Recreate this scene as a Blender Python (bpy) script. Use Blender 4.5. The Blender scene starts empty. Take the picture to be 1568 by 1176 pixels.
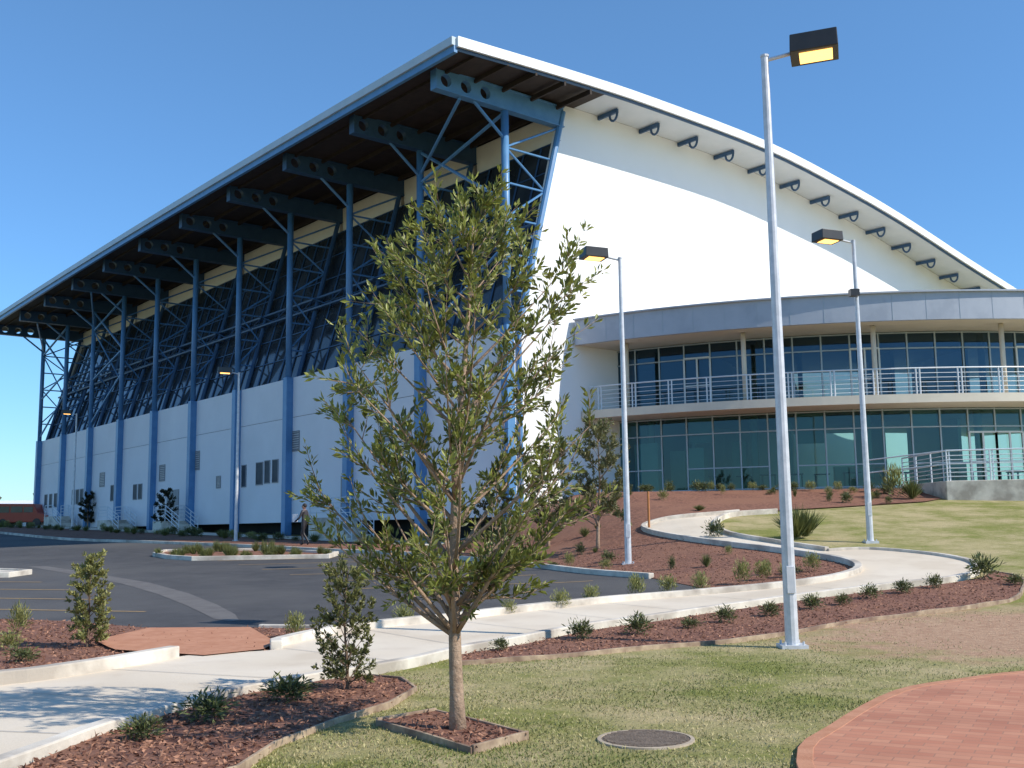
import bpy, bmesh, math, random
import numpy as np
from mathutils import Vector, Matrix
from mathutils.geometry import delaunay_2d_cdt
random.seed(7); rng=np.random.default_rng(7)
scene=bpy.context.scene
COL=scene.collection

# ---------------------------------------------------------------- materials
def new_mat(name):
    m=bpy.data.materials.new(name); m.use_nodes=True
    nt=m.node_tree; b=nt.nodes['Principled BSDF']
    return m,nt,b
def N(nt,t,**kw):
    n=nt.nodes.new(t)
    for k,v in kw.items():
        if k in n.inputs: n.inputs[k].default_value=v
        else: setattr(n,k,v)
    return n
def c4(c): return (c[0],c[1],c[2],1.)
def mat(name,c1,c2=None,scale=3.,rough=.7,metal=0.,bump=0.,bscale=None,detail=6,spec=.5,stain=None,sscale=.3):
    m,nt,b=new_mat(name); L=nt.links
    b.inputs['Roughness'].default_value=rough; b.inputs['Metallic'].default_value=metal
    b.inputs['Specular IOR Level'].default_value=spec
    b.inputs['Base Color'].default_value=c4(c1)
    tc=N(nt,'ShaderNodeTexCoord')
    if c2:
        n=N(nt,'ShaderNodeTexNoise',Scale=scale,Detail=detail,Roughness=.65)
        L.new(tc.outputs['Object'],n.inputs['Vector'])
        r=N(nt,'ShaderNodeValToRGB'); r.color_ramp.elements[0].position=.35; r.color_ramp.elements[1].position=.65
        r.color_ramp.elements[0].color=c4(c1); r.color_ramp.elements[1].color=c4(c2)
        L.new(n.outputs['Fac'],r.inputs['Fac']); out=r.outputs['Color']
        if stain:
            n2=N(nt,'ShaderNodeTexNoise',Scale=sscale,Detail=4,Roughness=.6); L.new(tc.outputs['Object'],n2.inputs['Vector'])
            r2=N(nt,'ShaderNodeValToRGB'); r2.color_ramp.elements[0].position=.45; r2.color_ramp.elements[1].position=.62
            L.new(n2.outputs['Fac'],r2.inputs['Fac'])
            mx=N(nt,'ShaderNodeMix',data_type='RGBA'); L.new(r2.outputs['Color'],mx.inputs[0])
            L.new(out,mx.inputs[6]); mx.inputs[7].default_value=c4(stain); out=mx.outputs[2]
        L.new(out,b.inputs['Base Color'])
    if bump:
        nb=N(nt,'ShaderNodeTexNoise',Scale=bscale or scale*4,Detail=5,Roughness=.6); L.new(tc.outputs['Object'],nb.inputs['Vector'])
        bp=N(nt,'ShaderNodeBump',Strength=bump,Distance=.03); L.new(nb.outputs['Fac'],bp.inputs['Height']); L.new(bp.outputs['Normal'],b.inputs['Normal'])
    return m
def leafmat(name,trans=.25,rough=.45):
    m,nt,b=new_mat(name); L=nt.links
    a=N(nt,'ShaderNodeVertexColor'); a.layer_name='Col'
    L.new(a.outputs['Color'],b.inputs['Base Color']); b.inputs['Roughness'].default_value=rough
    if trans>0:
        tr=N(nt,'ShaderNodeBsdfTranslucent'); L.new(a.outputs['Color'],tr.inputs['Color'])
        mx=N(nt,'ShaderNodeMixShader',Fac=trans); L.new(b.outputs[0],mx.inputs[1]); L.new(tr.outputs[0],mx.inputs[2])
        L.new(mx.outputs[0],nt.nodes['Material Output'].inputs['Surface'])
    return m
M={}
M['white']=mat('wall_white_paint',(.88,.88,.88),(.85,.85,.85),.25,.6)
M['panel']=mat('precast_panel',(.86,.84,.85),(.82,.80,.82),.5,.75,stain=(.79,.77,.78),sscale=.2)
M['verge']=mat('verge_lining',(.58,.61,.64),(.53,.57,.60),1,.7)
M['cream']=mat('cream_cladding',(.90,.85,.74),(.84,.79,.68),1,.6)
M['blind']=mat('blind_fabric',(.55,.53,.46),(.5,.48,.42),1,.8)
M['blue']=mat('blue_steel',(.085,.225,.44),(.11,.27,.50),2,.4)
M['blue_shade']=mat('blue_steel_shaded',(.03,.08,.16),(.04,.10,.19),2,.5)  # same blue steel, with the shade under the roof mixed into the colour
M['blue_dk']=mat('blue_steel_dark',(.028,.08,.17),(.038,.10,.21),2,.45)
M['galv']=mat('galvanised_steel',(.54,.56,.58),(.70,.71,.73),6,.42,metal=.2)
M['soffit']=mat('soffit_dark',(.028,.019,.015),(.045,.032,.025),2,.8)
M['roof']=mat('roof_sheet',(.55,.58,.60),(.5,.53,.56),1,.45,metal=.2)
M['fascia']=mat('fascia_white',(.88,.89,.90),(.84,.86,.87),1,.4)
M['gutter']=mat('gutter_bluegrey',(.42,.52,.58),(.48,.57,.64),1,.45)
M['rfascia']=mat('rotunda_fascia',(.40,.43,.49),(.46,.49,.55),.8,.5,metal=.1,stain=(.36,.39,.45),sscale=.8)
M['beige']=mat('beige_render',(.72,.65,.53),(.66,.59,.48),1,.8)
M['frame']=mat('window_frame',(.36,.42,.45),(.40,.46,.50),2,.4,metal=.2)
M['framew']=mat('door_frame_white',(.7,.74,.75),(.66,.7,.7),2,.4)
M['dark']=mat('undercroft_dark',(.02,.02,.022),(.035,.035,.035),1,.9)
M['louvre']=mat('louvre_grey',(.22,.23,.25),(.26,.27,.29),2,.5)
M['concrete']=mat('concrete_path',(.70,.60,.46),(.78,.69,.56),1.2,.85,bump=.15,bscale=40,stain=(.63,.53,.40),sscale=.6)
M['kerb']=mat('kerb_concrete',(.60,.54,.45),(.74,.68,.58),2.5,.85,bump=.2,bscale=30,stain=(.40,.35,.29),sscale=1.1)
M['asphalt']=mat('asphalt',(.055,.053,.054),(.082,.079,.079),1.5,.85,bump=.5,bscale=90,stain=(.10,.095,.09),sscale=.12)
M['asphalt2']=mat('asphalt_patch',(.12,.11,.105),(.16,.15,.14),2,.9,bump=.4,bscale=80)
M['line']=mat('line_paint_yellow',(.45,.30,.13),(.32,.21,.1),8,.7)
M['mulch']=mat('bark_mulch',(.12,.045,.028),(.34,.16,.10),9,.95,bump=1.,bscale=35,stain=(.27,.125,.075),sscale=.5,detail=8)
M['timber']=mat('timber_edging',(.50,.38,.25),(.30,.21,.14),7,.85,stain=(.2,.13,.09),sscale=2.)
M['bark']=mat('tree_bark',(.28,.19,.125),(.44,.31,.215),14,.9,bump=.6,bscale=40)
M['twig']=mat('twig_bark',(.12,.08,.05),(.2,.13,.09),14,.9)
M['lampdk']=mat('lamp_housing',(.03,.028,.026),(.04,.036,.034),4,.35)
M['rail']=mat('rail_paint',(.72,.76,.80),(.66,.70,.74),3,.4,metal=.1)
M['redpad']=mat('red_oxide_paving',(.44,.19,.10),(.54,.26,.15),5,.9,bump=.2,bscale=50)
M['iron']=mat('cast_iron',(.17,.125,.09),(.24,.185,.14),20,.7,bump=.5,bscale=60)
M['leaf']=leafmat('leaf')
M['blade']=leafmat('grass_blade',0,.6)
M['chip']=leafmat('mulch_chip',.0,.9)

def glow():
    m,nt,b=new_mat('lamp_lens'); b.inputs['Base Color'].default_value=(.9,.6,.2,1)
    b.inputs['Emission Color'].default_value=(1,.52,.14,1); b.inputs['Emission Strength'].default_value=3.; return m
M['glow']=glow()
def glass(name,tint,refl,lo=.12,hi=.75,rough=.015):
    m=bpy.data.materials.new(name); m.use_nodes=True; nt=m.node_tree; nt.nodes.clear(); L=nt.links
    o=N(nt,'ShaderNodeOutputMaterial'); mx=N(nt,'ShaderNodeMixShader')
    t=N(nt,'ShaderNodeBsdfTransparent'); t.inputs[0].default_value=c4(tint)
    g=N(nt,'ShaderNodeBsdfGlossy'); g.inputs['Color'].default_value=c4(refl); g.inputs['Roughness'].default_value=rough
    lw=N(nt,'ShaderNodeLayerWeight',Blend=.35); mr=N(nt,'ShaderNodeMapRange'); mr.inputs['To Min'].default_value=lo; mr.inputs['To Max'].default_value=hi
    L.new(lw.outputs['Fresnel'],mr.inputs['Value']); L.new(mr.outputs[0],mx.inputs[0]); L.new(t.outputs[0],mx.inputs[1]); L.new(g.outputs[0],mx.inputs[2])
    tc=N(nt,'ShaderNodeTexCoord'); nb=N(nt,'ShaderNodeTexNoise',Scale=.5,Detail=1.); L.new(tc.outputs['Object'],nb.inputs['Vector'])
    bp=N(nt,'ShaderNodeBump',Strength=.06,Distance=.05); L.new(nb.outputs['Fac'],bp.inputs['Height']); L.new(bp.outputs[0],g.inputs['Normal'])
    L.new(mx.outputs[0],o.inputs[0]); return m
M['glass']=glass('tinted_glass',(.24,.47,.46),(.36,.52,.62),.10,.55)
M['glass_up']=glass('tinted_glass_blue',(.11,.21,.26),(.30,.45,.60),.12,.55)
def dark_glass():
    m,nt,b=new_mat('facade_glass'); L=nt.links
    tc=N(nt,'ShaderNodeTexCoord'); nb=N(nt,'ShaderNodeTexNoise',Scale=.4,Detail=1.); L.new(tc.outputs['Object'],nb.inputs['Vector'])
    r=N(nt,'ShaderNodeValToRGB'); r.color_ramp.elements[0].position=.35; r.color_ramp.elements[1].position=.65
    r.color_ramp.elements[0].color=(.022,.028,.034,1); r.color_ramp.elements[1].color=(.055,.066,.078,1)
    n2=N(nt,'ShaderNodeTexNoise',Scale=.7,Detail=3.); L.new(tc.outputs['Object'],n2.inputs['Vector']); L.new(n2.outputs['Fac'],r.inputs[0]); L.new(r.outputs[0],b.inputs['Base Color'])
    b.inputs['Roughness'].default_value=.06; b.inputs['Specular IOR Level'].default_value=.6
    bp=N(nt,'ShaderNodeBump',Strength=.15,Distance=.05); L.new(nb.outputs['Fac'],bp.inputs['Height']); L.new(bp.outputs[0],b.inputs['Normal'])
    return m
M['fglass']=dark_glass()
def brick():
    m,nt,b=new_mat('brick_paving'); L=nt.links
    tc=N(nt,'ShaderNodeTexCoord'); mp=N(nt,'ShaderNodeMapping'); mp.inputs['Rotation'].default_value=(0,0,.5)
    L.new(tc.outputs['Object'],mp.inputs['Vector'])
    bt=N(nt,'ShaderNodeTexBrick',Scale=1.); bt.inputs['Color1'].default_value=(.50,.20,.115,1); bt.inputs['Color2'].default_value=(.60,.28,.165,1)
    bt.inputs['Mortar'].default_value=(.40,.20,.125,1); bt.inputs['Mortar Size'].default_value=.005; bt.inputs['Brick Width'].default_value=.23; bt.inputs['Row Height'].default_value=.115
    L.new(mp.outputs[0],bt.inputs['Vector'])
    n=N(nt,'ShaderNodeTexNoise',Scale=1.3,Detail=8.); L.new(tc.outputs['Object'],n.inputs['Vector'])
    mx=N(nt,'ShaderNodeMix',data_type='RGBA',blend_type='MULTIPLY'); mx.inputs[0].default_value=.6
    r=N(nt,'ShaderNodeValToRGB'); r.color_ramp.elements[0].position=.3; r.color_ramp.elements[0].color=(.6,.55,.55,1); r.color_ramp.elements[1].position=.7
    L.new(n.outputs['Fac'],r.inputs[0]); L.new(bt.outputs['Color'],mx.inputs[6]); L.new(r.outputs[0],mx.inputs[7]); L.new(mx.outputs[2],b.inputs['Base Color'])
    b.inputs['Roughness'].default_value=.9
    bp=N(nt,'ShaderNodeBump',Strength=.4,Distance=.01); L.new(bt.outputs['Fac'],bp.inputs['Height']); bp.invert=True; L.new(bp.outputs[0],b.inputs['Normal'])
    return m
M['brick']=brick()
def lawn():
    m,nt,b=new_mat('lawn'); L=nt.links
    tc=N(nt,'ShaderNodeTexCoord')
    def noise(s,d=6.,r=.65):
        n=N(nt,'ShaderNodeTexNoise',Scale=s,Detail=d,Roughness=r); L.new(tc.outputs['Object'],n.inputs['Vector']); return n
    def ramp(src,p0,p1,ca=(0,0,0),cb=(1,1,1)):
        r=N(nt,'ShaderNodeValToRGB'); r.color_ramp.elements[0].position=p0; r.color_ramp.elements[1].position=p1
        r.color_ramp.elements[0].color=c4(ca); r.color_ramp.elements[1].color=c4(cb); L.new(src,r.inputs[0]); return r.outputs[0]
    def mix(f,a,bb):
        x=N(nt,'ShaderNodeMix',data_type='RGBA'); L.new(f,x.inputs[0]); L.new(a,x.inputs[6]); L.new(bb,x.inputs[7]); return x.outputs[2]
    green=ramp(noise(14.).outputs['Fac'],.3,.7,(.16,.18,.045),(.30,.30,.09))
    straw=ramp(noise(20.).outputs['Fac'],.3,.7,(.40,.33,.17),(.55,.45,.25))
    c=mix(ramp(noise(.6,10.,.72).outputs['Fac'],.40,.60),green,straw)
    g=N(nt,'ShaderNodeTexGradient',gradient_type='SPHERICAL'); mp=N(nt,'ShaderNodeMapping'); mp.vector_type='POINT'
    mp.inputs['Scale'].default_value=(1/6.5,1/4.2,0.); mp.inputs['Location'].default_value=(-8.6/6.5,-15.2/4.2,0)
    L.new(tc.outputs['Object'],mp.inputs['Vector']); L.new(mp.outputs[0],g.inputs[0])
    ad=N(nt,'ShaderNodeMath',operation='ADD'); L.new(g.outputs['Fac'],ad.inputs[0]); L.new(noise(1.1,10.,.7).outputs['Fac'],ad.inputs[1])
    soil=ramp(noise(9.,8.).outputs['Fac'],.3,.7,(.38,.22,.14),(.56,.38,.25))
    c=mix(ramp(ad.outputs[0],.66,.92),c,soil)
    L.new(c,b.inputs['Base Color']); b.inputs['Roughness'].default_value=.95; b.inputs['Specular IOR Level'].default_value=.1
    bp=N(nt,'ShaderNodeBump',Strength=.8,Distance=.04); L.new(noise(30.,6.).outputs['Fac'],bp.inputs['Height']); L.new(bp.outputs[0],b.inputs['Normal'])
    return m
M['lawn']=lawn()

# ---------------------------------------------------------------- mesh helpers
class MB:
    def __init__(s): s.v=[]; s.f=[]
    def add(s,vs,fs):
        o=len(s.v); s.v+= [tuple(v) for v in vs]; s.f+= [tuple(i+o for i in f) for f in fs]
    def box(s,a,b,tf=lambda x,y,z:(x,y,z)):
        x0,y0,z0=a;x1,y1,z1=b
        vs=[tf(*q) for q in [(x0,y0,z0),(x1,y0,z0),(x1,y1,z0),(x0,y1,z0),(x0,y0,z1),(x1,y0,z1),(x1,y1,z1),(x0,y1,z1)]]
        s.add(vs,[(0,3,2,1),(4,5,6,7),(0,1,5,4),(1,2,6,5),(2,3,7,6),(3,0,4,7)])
    def tube(s,a,b,ra,rb=None,n=8):
        a=Vector(a);b=Vector(b); rb=ra if rb is None else rb
        d=(b-a).normalized(); u=d.orthogonal().normalized(); w=d.cross(u)
        vs=[];
        for c,r in ((a,ra),(b,rb)):
            for i in range(n):
                t=2*math.pi*i/n; vs.append(c+u*(r*math.cos(t))+w*(r*math.sin(t)))
        s.add(vs,[(i,(i+1)%n,n+(i+1)%n,n+i) for i in range(n)]+[tuple(range(n-1,-1,-1)),tuple(range(n,2*n))])
    def path(s,pts,rs,n=7):
        pts=[Vector(p) for p in pts]; vs=[];k=len(pts)
        for i,p in enumerate(pts):
            d=(pts[min(i+1,k-1)]-pts[max(i-1,0)]).normalized()
            u=d.cross(Vector((.31,.95,.05))); u=u.normalized() if u.length>1e-3 else d.orthogonal(); w=d.cross(u)
            for j in range(n):
                t=2*math.pi*j/n; vs.append(p+u*(rs[i]*math.cos(t))+w*(rs[i]*math.sin(t)))
        fs=[(i*n+j,i*n+(j+1)%n,(i+1)*n+(j+1)%n,(i+1)*n+j) for i in range(k-1) for j in range(n)]
        fs+=[tuple(range(n-1,-1,-1)),tuple(range((k-1)*n,k*n))]
        s.add(vs,fs)
    def obj(s,name,m,parent=None,smooth=False,bevel=0):
        me=bpy.data.meshes.new(name); me.from_pydata(s.v,[],s.f); me.update()
        o=bpy.data.objects.new(name,me); COL.objects.link(o); me.materials.append(m)
        if smooth: me.polygons.foreach_set('use_smooth',[True]*len(me.polygons))
        if parent: o.parent=parent
        if bevel:
            md=o.modifiers.new('b','BEVEL'); md.width=bevel; md.segments=2
        return o
def empty(name):
    e=bpy.data.objects.new(name,None); COL.objects.link(e); e.empty_display_size=.2; return e
def inpoly(x,y,poly):
    c=False; n=len(poly)
    for i in range(n):
        x0,y0=poly[i][:2];x1,y1=poly[(i+1)%n][:2]
        if (y0>y)!=(y1>y) and x<(x1-x0)*(y-y0)/(y1-y0)+x0: c=not c
    return c

# ---------------------------------------------------------------- terrain
def ss(t): t=max(0,min(1,t)); return t*t*(3-2*t)
def h(x,y):
    c=.0305*max(0,min(y,88)-15)
    t=max(0,min(1,(y-15)/27.)); xc=3.8-(min(y,45)-28)*.22
    return c+2.05*t**1.6*ss((x-xc+3.5)/7)
xs=[-3000,-1500,-700,-350,-200,-130,-90]+list(np.arange(-70,-18,2.))+list(np.arange(-18,26.1,.5))+[28,32,38,46,60,90,140,250,500,1200,3000]
ys=[-600,-200,-80,-40,-20,-10,-5]+list(np.arange(-2,50.1,.5))+list(np.arange(52,96,2.))+[100,110,130,170,250,400,800,1600,3500]
xs=[float(v) for v in xs]; ys=[float(v) for v in ys]
mb=MB()
mb.v=[(x,y,h(x,y)) for y in ys for x in xs]
nx=len(xs)
mb.f=[(j*nx+i,j*nx+i+1,(j+1)*nx+i+1,(j+1)*nx+i) for j in range(len(ys)-1) for i in range(nx-1)]
mb.obj('ground',M['lawn'],smooth=True)

def smooth_line(pts,k=4,closed=False):
    P=[Vector((p[0],p[1])) for p in pts]; n=len(P); out=[]
    rngi=range(n if closed else n-1)
    for i in rngi:
        if closed: p0,p1,p2,p3=P[(i-1)%n],P[i],P[(i+1)%n],P[(i+2)%n]
        else: p0,p1,p2,p3=P[max(i-1,0)],P[i],P[i+1],P[min(i+2,n-1)]
        for j in range(k):
            t=j/k
            q=.5*((2*p1)+(p2-p0)*t+(2*p0-5*p1+4*p2-p3)*t*t+(-p0+3*p1-3*p2+p3)*t**3)
            out.append((q.x,q.y))
    if not closed: out.append((P[-1].x,P[-1].y))
    return out
def drape(name,poly,off,m,step=.5,parent=None):
    pl=[]
    for p in poly:
        q=(float(p[0]),float(p[1]))
        if not pl or math.hypot(q[0]-pl[-1][0],q[1]-pl[-1][1])>.01: pl.append(q)
    if math.hypot(pl[0][0]-pl[-1][0],pl[0][1]-pl[-1][1])<.01: pl.pop()
    n=len(pl)
    vs,_,fc,_,_,_=delaunay_2d_cdt([Vector(p) for p in pl],[(i,(i+1)%n) for i in range(n)],[],0,1e-5)
    bm=bmesh.new(); bv=[bm.verts.new((v.x,v.y,0)) for v in vs]
    for f in fc:
        cx=sum(vs[i].x for i in f)/3; cy=sum(vs[i].y for i in f)/3
        if inpoly(cx,cy,pl):
            try: bm.faces.new([bv[i] for i in f])
            except ValueError: pass
    x0=min(p[0] for p in pl);x1=max(p[0] for p in pl);y0=min(p[1] for p in pl);y1=max(p[1] for p in pl)
    for g in [x for x in xs if x0<x<x1]:
        bmesh.ops.bisect_plane(bm,geom=bm.verts[:]+bm.edges[:]+bm.faces[:],plane_co=(g,0,0),plane_no=(1,0,0))
    for g in [y for y in ys if y0<y<y1]:
        bmesh.ops.bisect_plane(bm,geom=bm.verts[:]+bm.edges[:]+bm.faces[:],plane_co=(0,g,0),plane_no=(0,1,0))
    for v in bm.verts: v.co.z=h(v.co.x,v.co.y)+off
    for f in bm.faces:
        f.normal_update()
        if f.normal.z<0: f.normal_flip()
    me=bpy.data.meshes.new(name); bm.to_mesh(me); bm.free(); me.materials.append(m)
    o=bpy.data.objects.new(name,me); COL.objects.link(o)
    if parent: o.parent=parent
    return o
def kerb(name,line,w,z0,z1,m,parent=None,closed=False,joint=0,bevel=.015,wob=0.):
    pts=[Vector((p[0],p[1],0)) for p in line]
    out=[pts[0]]
    seq=pts[1:]+([pts[0]] if closed else [])
    for q in seq:
        d=(q-out[-1]).length
        n=max(1,int(d/.6)); a=out[-1]
        if d<.02: continue
        for i in range(1,n+1): out.append(a.lerp(q,i/n))
    k=len(out); vs=[]; rr=random.Random(k)
    for i,p in enumerate(out):
        d=(out[min(i+1,k-1)]-out[max(i-1,0)]).normalized(); nn=Vector((-d.y,d.x,0))*w/2
        a=p+nn;b=p-nn; hz=h(p.x,p.y)
        zz=z1+rr.uniform(-wob,wob)
        vs+=[(a.x,a.y,hz+z0),(b.x,b.y,hz+z0),(b.x,b.y,hz+zz),(a.x,a.y,hz+zz)]
    fs=[]
    for i in range(k-1):
        for j in range(4): fs.append((i*4+j,i*4+(j+1)%4,(i+1)*4+(j+1)%4,(i+1)*4+j))
    fs+=[(3,2,1,0),tuple((k-1)*4+j for j in range(4))]
    b=MB(); b.v=vs; b.f=fs
    o=b.obj(name,m,parent)
    md=o.modifiers.new('b','BEVEL'); md.width=bevel; md.segments=2; md.limit_method='ANGLE'; md.angle_limit=math.radians(50)
    return o
def D(s): return [tuple(int(q)/10 for q in p.split(',')) for p in s.split()]
A=D('-45,-20 -42,20 -38,50 -35,73 -34,80 -33,88 -30,99 -26,109 -21,117 -17,122 -12,130 -7,141 1,153 11,166 22,176 32,186 49,199 67,208 84,215 93,223 99,234')
O=D('101,245 97,257 87,267 76,265 68,282 60,303 60,324 69,347 86,355')
B=D('-75,-20 -74,30 -70,70 -63,95 -55,113 -51,118 -46,128 -41,140 -32,144 -32,150 -26,163 -17,172 -10,177 1,188 20,204 39,212 53,216 65,222 73,232 74,246 66,266 54,290 44,316 40,336 46,343 57,345 73,353')
C=D('-97,192 -76,185 -53,171 -40,172 -23,170 -11,184 7,202 27,215 40,218')
Dd=D('31,248 18,271 2,309 -18,346 -43,382 -70,406 -103,444 -166,504 -231,561 -325,688 -379,745')
As=smooth_line(A+O[:4]); Os=smooth_line(O[3:]); Bs=smooth_line(B)
PATH=As+Os[1:]+Bs[::-1]
drape('concrete_path',PATH,.06,M['concrete'])
jb=MB()
def jline(a,b_):
    a=Vector(a);b_=Vector(b_);d=(b_-a).normalized();nn=Vector((-d.y,d.x))*.006; k=8; o=len(jb.v)
    for i in range(k+1):
        q=a.lerp(b_,i/k); z=h(q.x,q.y)+.066
        jb.v+=[(q.x+nn.x,q.y+nn.y,z),(q.x-nn.x,q.y-nn.y,z)]
    jb.f+=[(o+2*i,o+2*i+1,o+2*i+3,o+2*i+2) for i in range(k)]
for a,b_ in [((-3.5,7.2),(-6.9,7.5)),((-3.35,8.6),(-6.4,9.4)),((-2.9,10.1),(-5.6,11.2)),((-2.2,11.5),(-4.8,12.7)),((-1.3,12.9),(-3.1,14.6)),((-.5,14.4),(-2.2,16.5)),((.6,15.9),(-1,17.6)),((1.8,17.2),(.4,18.9)),((3,18.4),(1.7,20)),((4.6,19.6),(3.5,20.9)),((6.3,20.6),(5.6,21.6))]: jline(a,b_)
jb.obj('path_joints',M['louvre'])
Cs=smooth_line(C,3)
ASPH=Cs+smooth_line(Dd,3)+[(-60,92),(-75,60),(-45,25),(-16,20)]
drape('car_park_asphalt',ASPH,.03,M['asphalt'])
BED_R=[(4.0,21.8)]+smooth_line(D('53,216 65,222 73,232 74,246 66,266 54,290 44,316 40,336 46,343 57,345 73,353'),4)+[(8.6,35.9),(11.3,36.8),(14.4,37.9),(15.3,38.7),(15.3,43.5),(4.6,49),(.6,45),(-1.,43.8)]+Dd[:5][::-1]
drape('mulch_bed',BED_R,.042,M['mulch'])
BED_L=Cs+[(5.25,21.55)]+[p for p in Bs[::-1] if (p[1]<21.5 and p[1]>8 and p[0]<5.1)]+[(-9,8.),(-16,14),(-14,19.9)]
BED_M=[( -3.4,6.6),(-3.35,7.6),(-3.25,8.8),(-2.95,9.9),(-2.55,10.85),(-2.05,11.6),(-1.6,12.0),(-1.2,11.6),(-1.0,11.0),(-1.15,10.0),(-1.5,9.3),(-1.8,8.3),(-1.85,7.4),(-2.3,6.6)]
NU=D('-7,138 1,149 11,163 22,173 32,183 49,196 67,205 84,212 94,220'); NL=D('100,229 101,218 94,203 85,189 67,178 51,169 34,153 18,144 4,135 -7,130')
BED_N=smooth_line(NU,3)+smooth_line(NL,3)
SQ=[(-1.15,9.15),(-.7,9.62),(.08,8.5),(-.32,7.98)]
drape('mulch_bed',BED_L,.042,M['mulch'])
drape('mulch_bed',BED_M,.042,M['mulch'])
drape('mulch_bed',BED_N,.038,M['mulch'])
drape('mulch_bed',SQ,.042,M['mulch'])
kerb('path_kerb',As,.14,-.05,.12,M['kerb'])
kerb('path_kerb',Os,.14,-.05,.16,M['kerb'])
Bk1=[p for p in Bs if p[1]<13.9]; Bk2=[p for p in Bs if p[1]>=14.5]
kerb('path_kerb',Bk1,.16,-.05,.2,M['kerb'])
kerb('path_kerb',Bk2,.16,-.05,.17,M['kerb'])
kerb('car_park_kerb',smooth_line(Dd,3),.16,-.05,.15,M['kerb'])
kerb('car_park_kerb',Cs[9:],.12,-.05,.09,M['kerb'])
kerb('timber_edging',smooth_line(NL[::-1],3),.045,-.05,.062,M['timber'],bevel=.004,wob=.012)
kerb('timber_edging',BED_M[6:],.03,-.05,.058,M['timber'],bevel=.004,wob=.012)
for a,b in zip(SQ,SQ[1:]+SQ[:1]): kerb('timber_edging',[a,b],.03,-.05,.055,M['timber'],bevel=.004,wob=.01)
drape('red_paved_ramp',D('-60,157 -57,171 -41,170 -33,152 -33,144 -39,138 -53,146'),.075,M['redpad'])
KP=smooth_line(D('12,-20 14,40 19,74 25,87 36,104 45,111 54,116 75,122 110,126 150,122'),4)+[(15,-2)]
drape('brick_paving',KP,.035,M['brick'])
kerb('paving_edge',smooth_line(D('14,40 19,74 25,87 36,104 45,111 54,116 75,122 110,126'),4),.11,-.05,.038,M['redpad'],bevel=.004)
ISL=D('-129,391 -118,372 -106,360 -62,362 -62,380 -97,412 -132,412')
drape('mulch_bed',ISL,.09,M['mulch']); kerb('car_park_kerb',ISL,.16,-.02,.17,M['kerb'],closed=True)
NOSE=[(-18,31),(-14.9,29.2),(-13.6,29.3),(-13.5,30.4),(-18,33)]
drape('concrete_island',NOSE,.13,M['kerb']); kerb('car_park_kerb',NOSE,.14,-.02,.17,M['kerb'])
az=math.radians(40.2); Fv=(-math.sin(az),math.cos(az)); Ev=(math.cos(az),math.sin(az))
def P(e,f,z):
    z=z*(1-.047*max(0,f/62.)**2) if z>3 else z
    return (e*Ev[0]+f*Fv[0],44+e*Ev[1]+f*Fv[1],z)
FR=[P(-.3,f,0)[:2] for f in (0,10,20,30,40,50,63)]
drape('mulch_bed',Dd[4:]+[P(-.3,63,0)[:2]]+FR[::-1],.045,M['mulch'])
drape('footpath',[P(-2.9,f,0)[:2] for f in (2,20,40,66)]+[P(-.9,f,0)[:2] for f in (66,40,20,2)],.07,M['concrete'])
def line(a,b,w=.1):
    a=Vector(a);b=Vector(b);d=(b-a).normalized();n=Vector((-d.y,d.x))*w/2
    return [tuple(a+n),tuple(b+n),tuple(b-n),tuple(a-n)]
mk=empty('parking_line_markings')
for k in range(6):
    a=Vector((-6.7,19.9))+Vector((-1.72,2.5))*k
    drape('line_%d'%k,line(a,(a.x-5.,a.y+1.3)),.036,M['line'],parent=mk)
d=Vector((-4.3-3.1,38.2-24.8)).normalized()
for k in range(6):
    a=Vector((2.3,25.2))+d*2.6*k+Vector((-.5,0))
    drape('line_r%d'%k,line(a,(a.x-5.2,a.y-1.0)),.036,M['line'],parent=mk)
drape('asphalt_patch',smooth_line([(-15.2,34),(-9.5,26.5),(-6.3,21),(-5.1,18.6),(-4.6,18.3),(-5.7,21),(-8.9,26.7),(-14.6,34)],2),.034,M['asphalt2'])

# ---------------------------------------------------------------- sports hall
hall=empty('sports_hall')
NB=10; SP=6.2
prof=[(-4.5,20.3),(1.4,20.55),(6.6,20.65),(14.8,20.5),(21.6,19.8),(27.4,18.95),(34.8,17.55),(42.3,16.2),(50,14.5),(56,13.1)]
ps=smooth_line(prof,4)
def ztop(e):
    for (a,za),(b,zb) in zip(ps,ps[1:]):
        if a<=e<=b: return za+(zb-za)*(e-a)/(b-a)
    return ps[-1][1]
fs_=[-2.3]+[SP*i for i in range(0,NB+1)]+[NB*SP+2.3]
def sheet(z_off,name,m,emin=-99,fl=None):
    b=MB(); pp=[p for p in ps if p[0]>=emin]; ff=fl or fs_
    for f in ff:
        for e,z in pp: b.v.append(P(e,f,z+z_off))
    n=len(pp)
    b.f=[(j*n+i,j*n+i+1,(j+1)*n+i+1,(j+1)*n+i) for j in range(len(ff)-1) for i in range(n-1)]
    return b.obj(name,m,hall,smooth=True)
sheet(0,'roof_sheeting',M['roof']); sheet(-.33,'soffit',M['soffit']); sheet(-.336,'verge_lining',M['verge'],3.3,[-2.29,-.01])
for nm,f0,f1 in (('barge_board',-2.42,-2.3),('barge_board_far',NB*SP+2.3,NB*SP+2.42)):
    b=MB()
    for (e,z) in ps:
        b.v+=[P(e,f0,z-.36),P(e,f1,z-.36),P(e,f1,z+.05),P(e,f0,z+.05)]
    n=len(ps)
    b.f=[(i*4+j,i*4+(j+1)%4,(i+1)*4+(j+1)%4,(i+1)*4+j) for i in range(n-1) for j in range(4)]+[(3,2,1,0),tuple((n-1)*4+j for j in range(4))]
    b.obj(nm,M['fascia'],hall)
b=MB()
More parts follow.
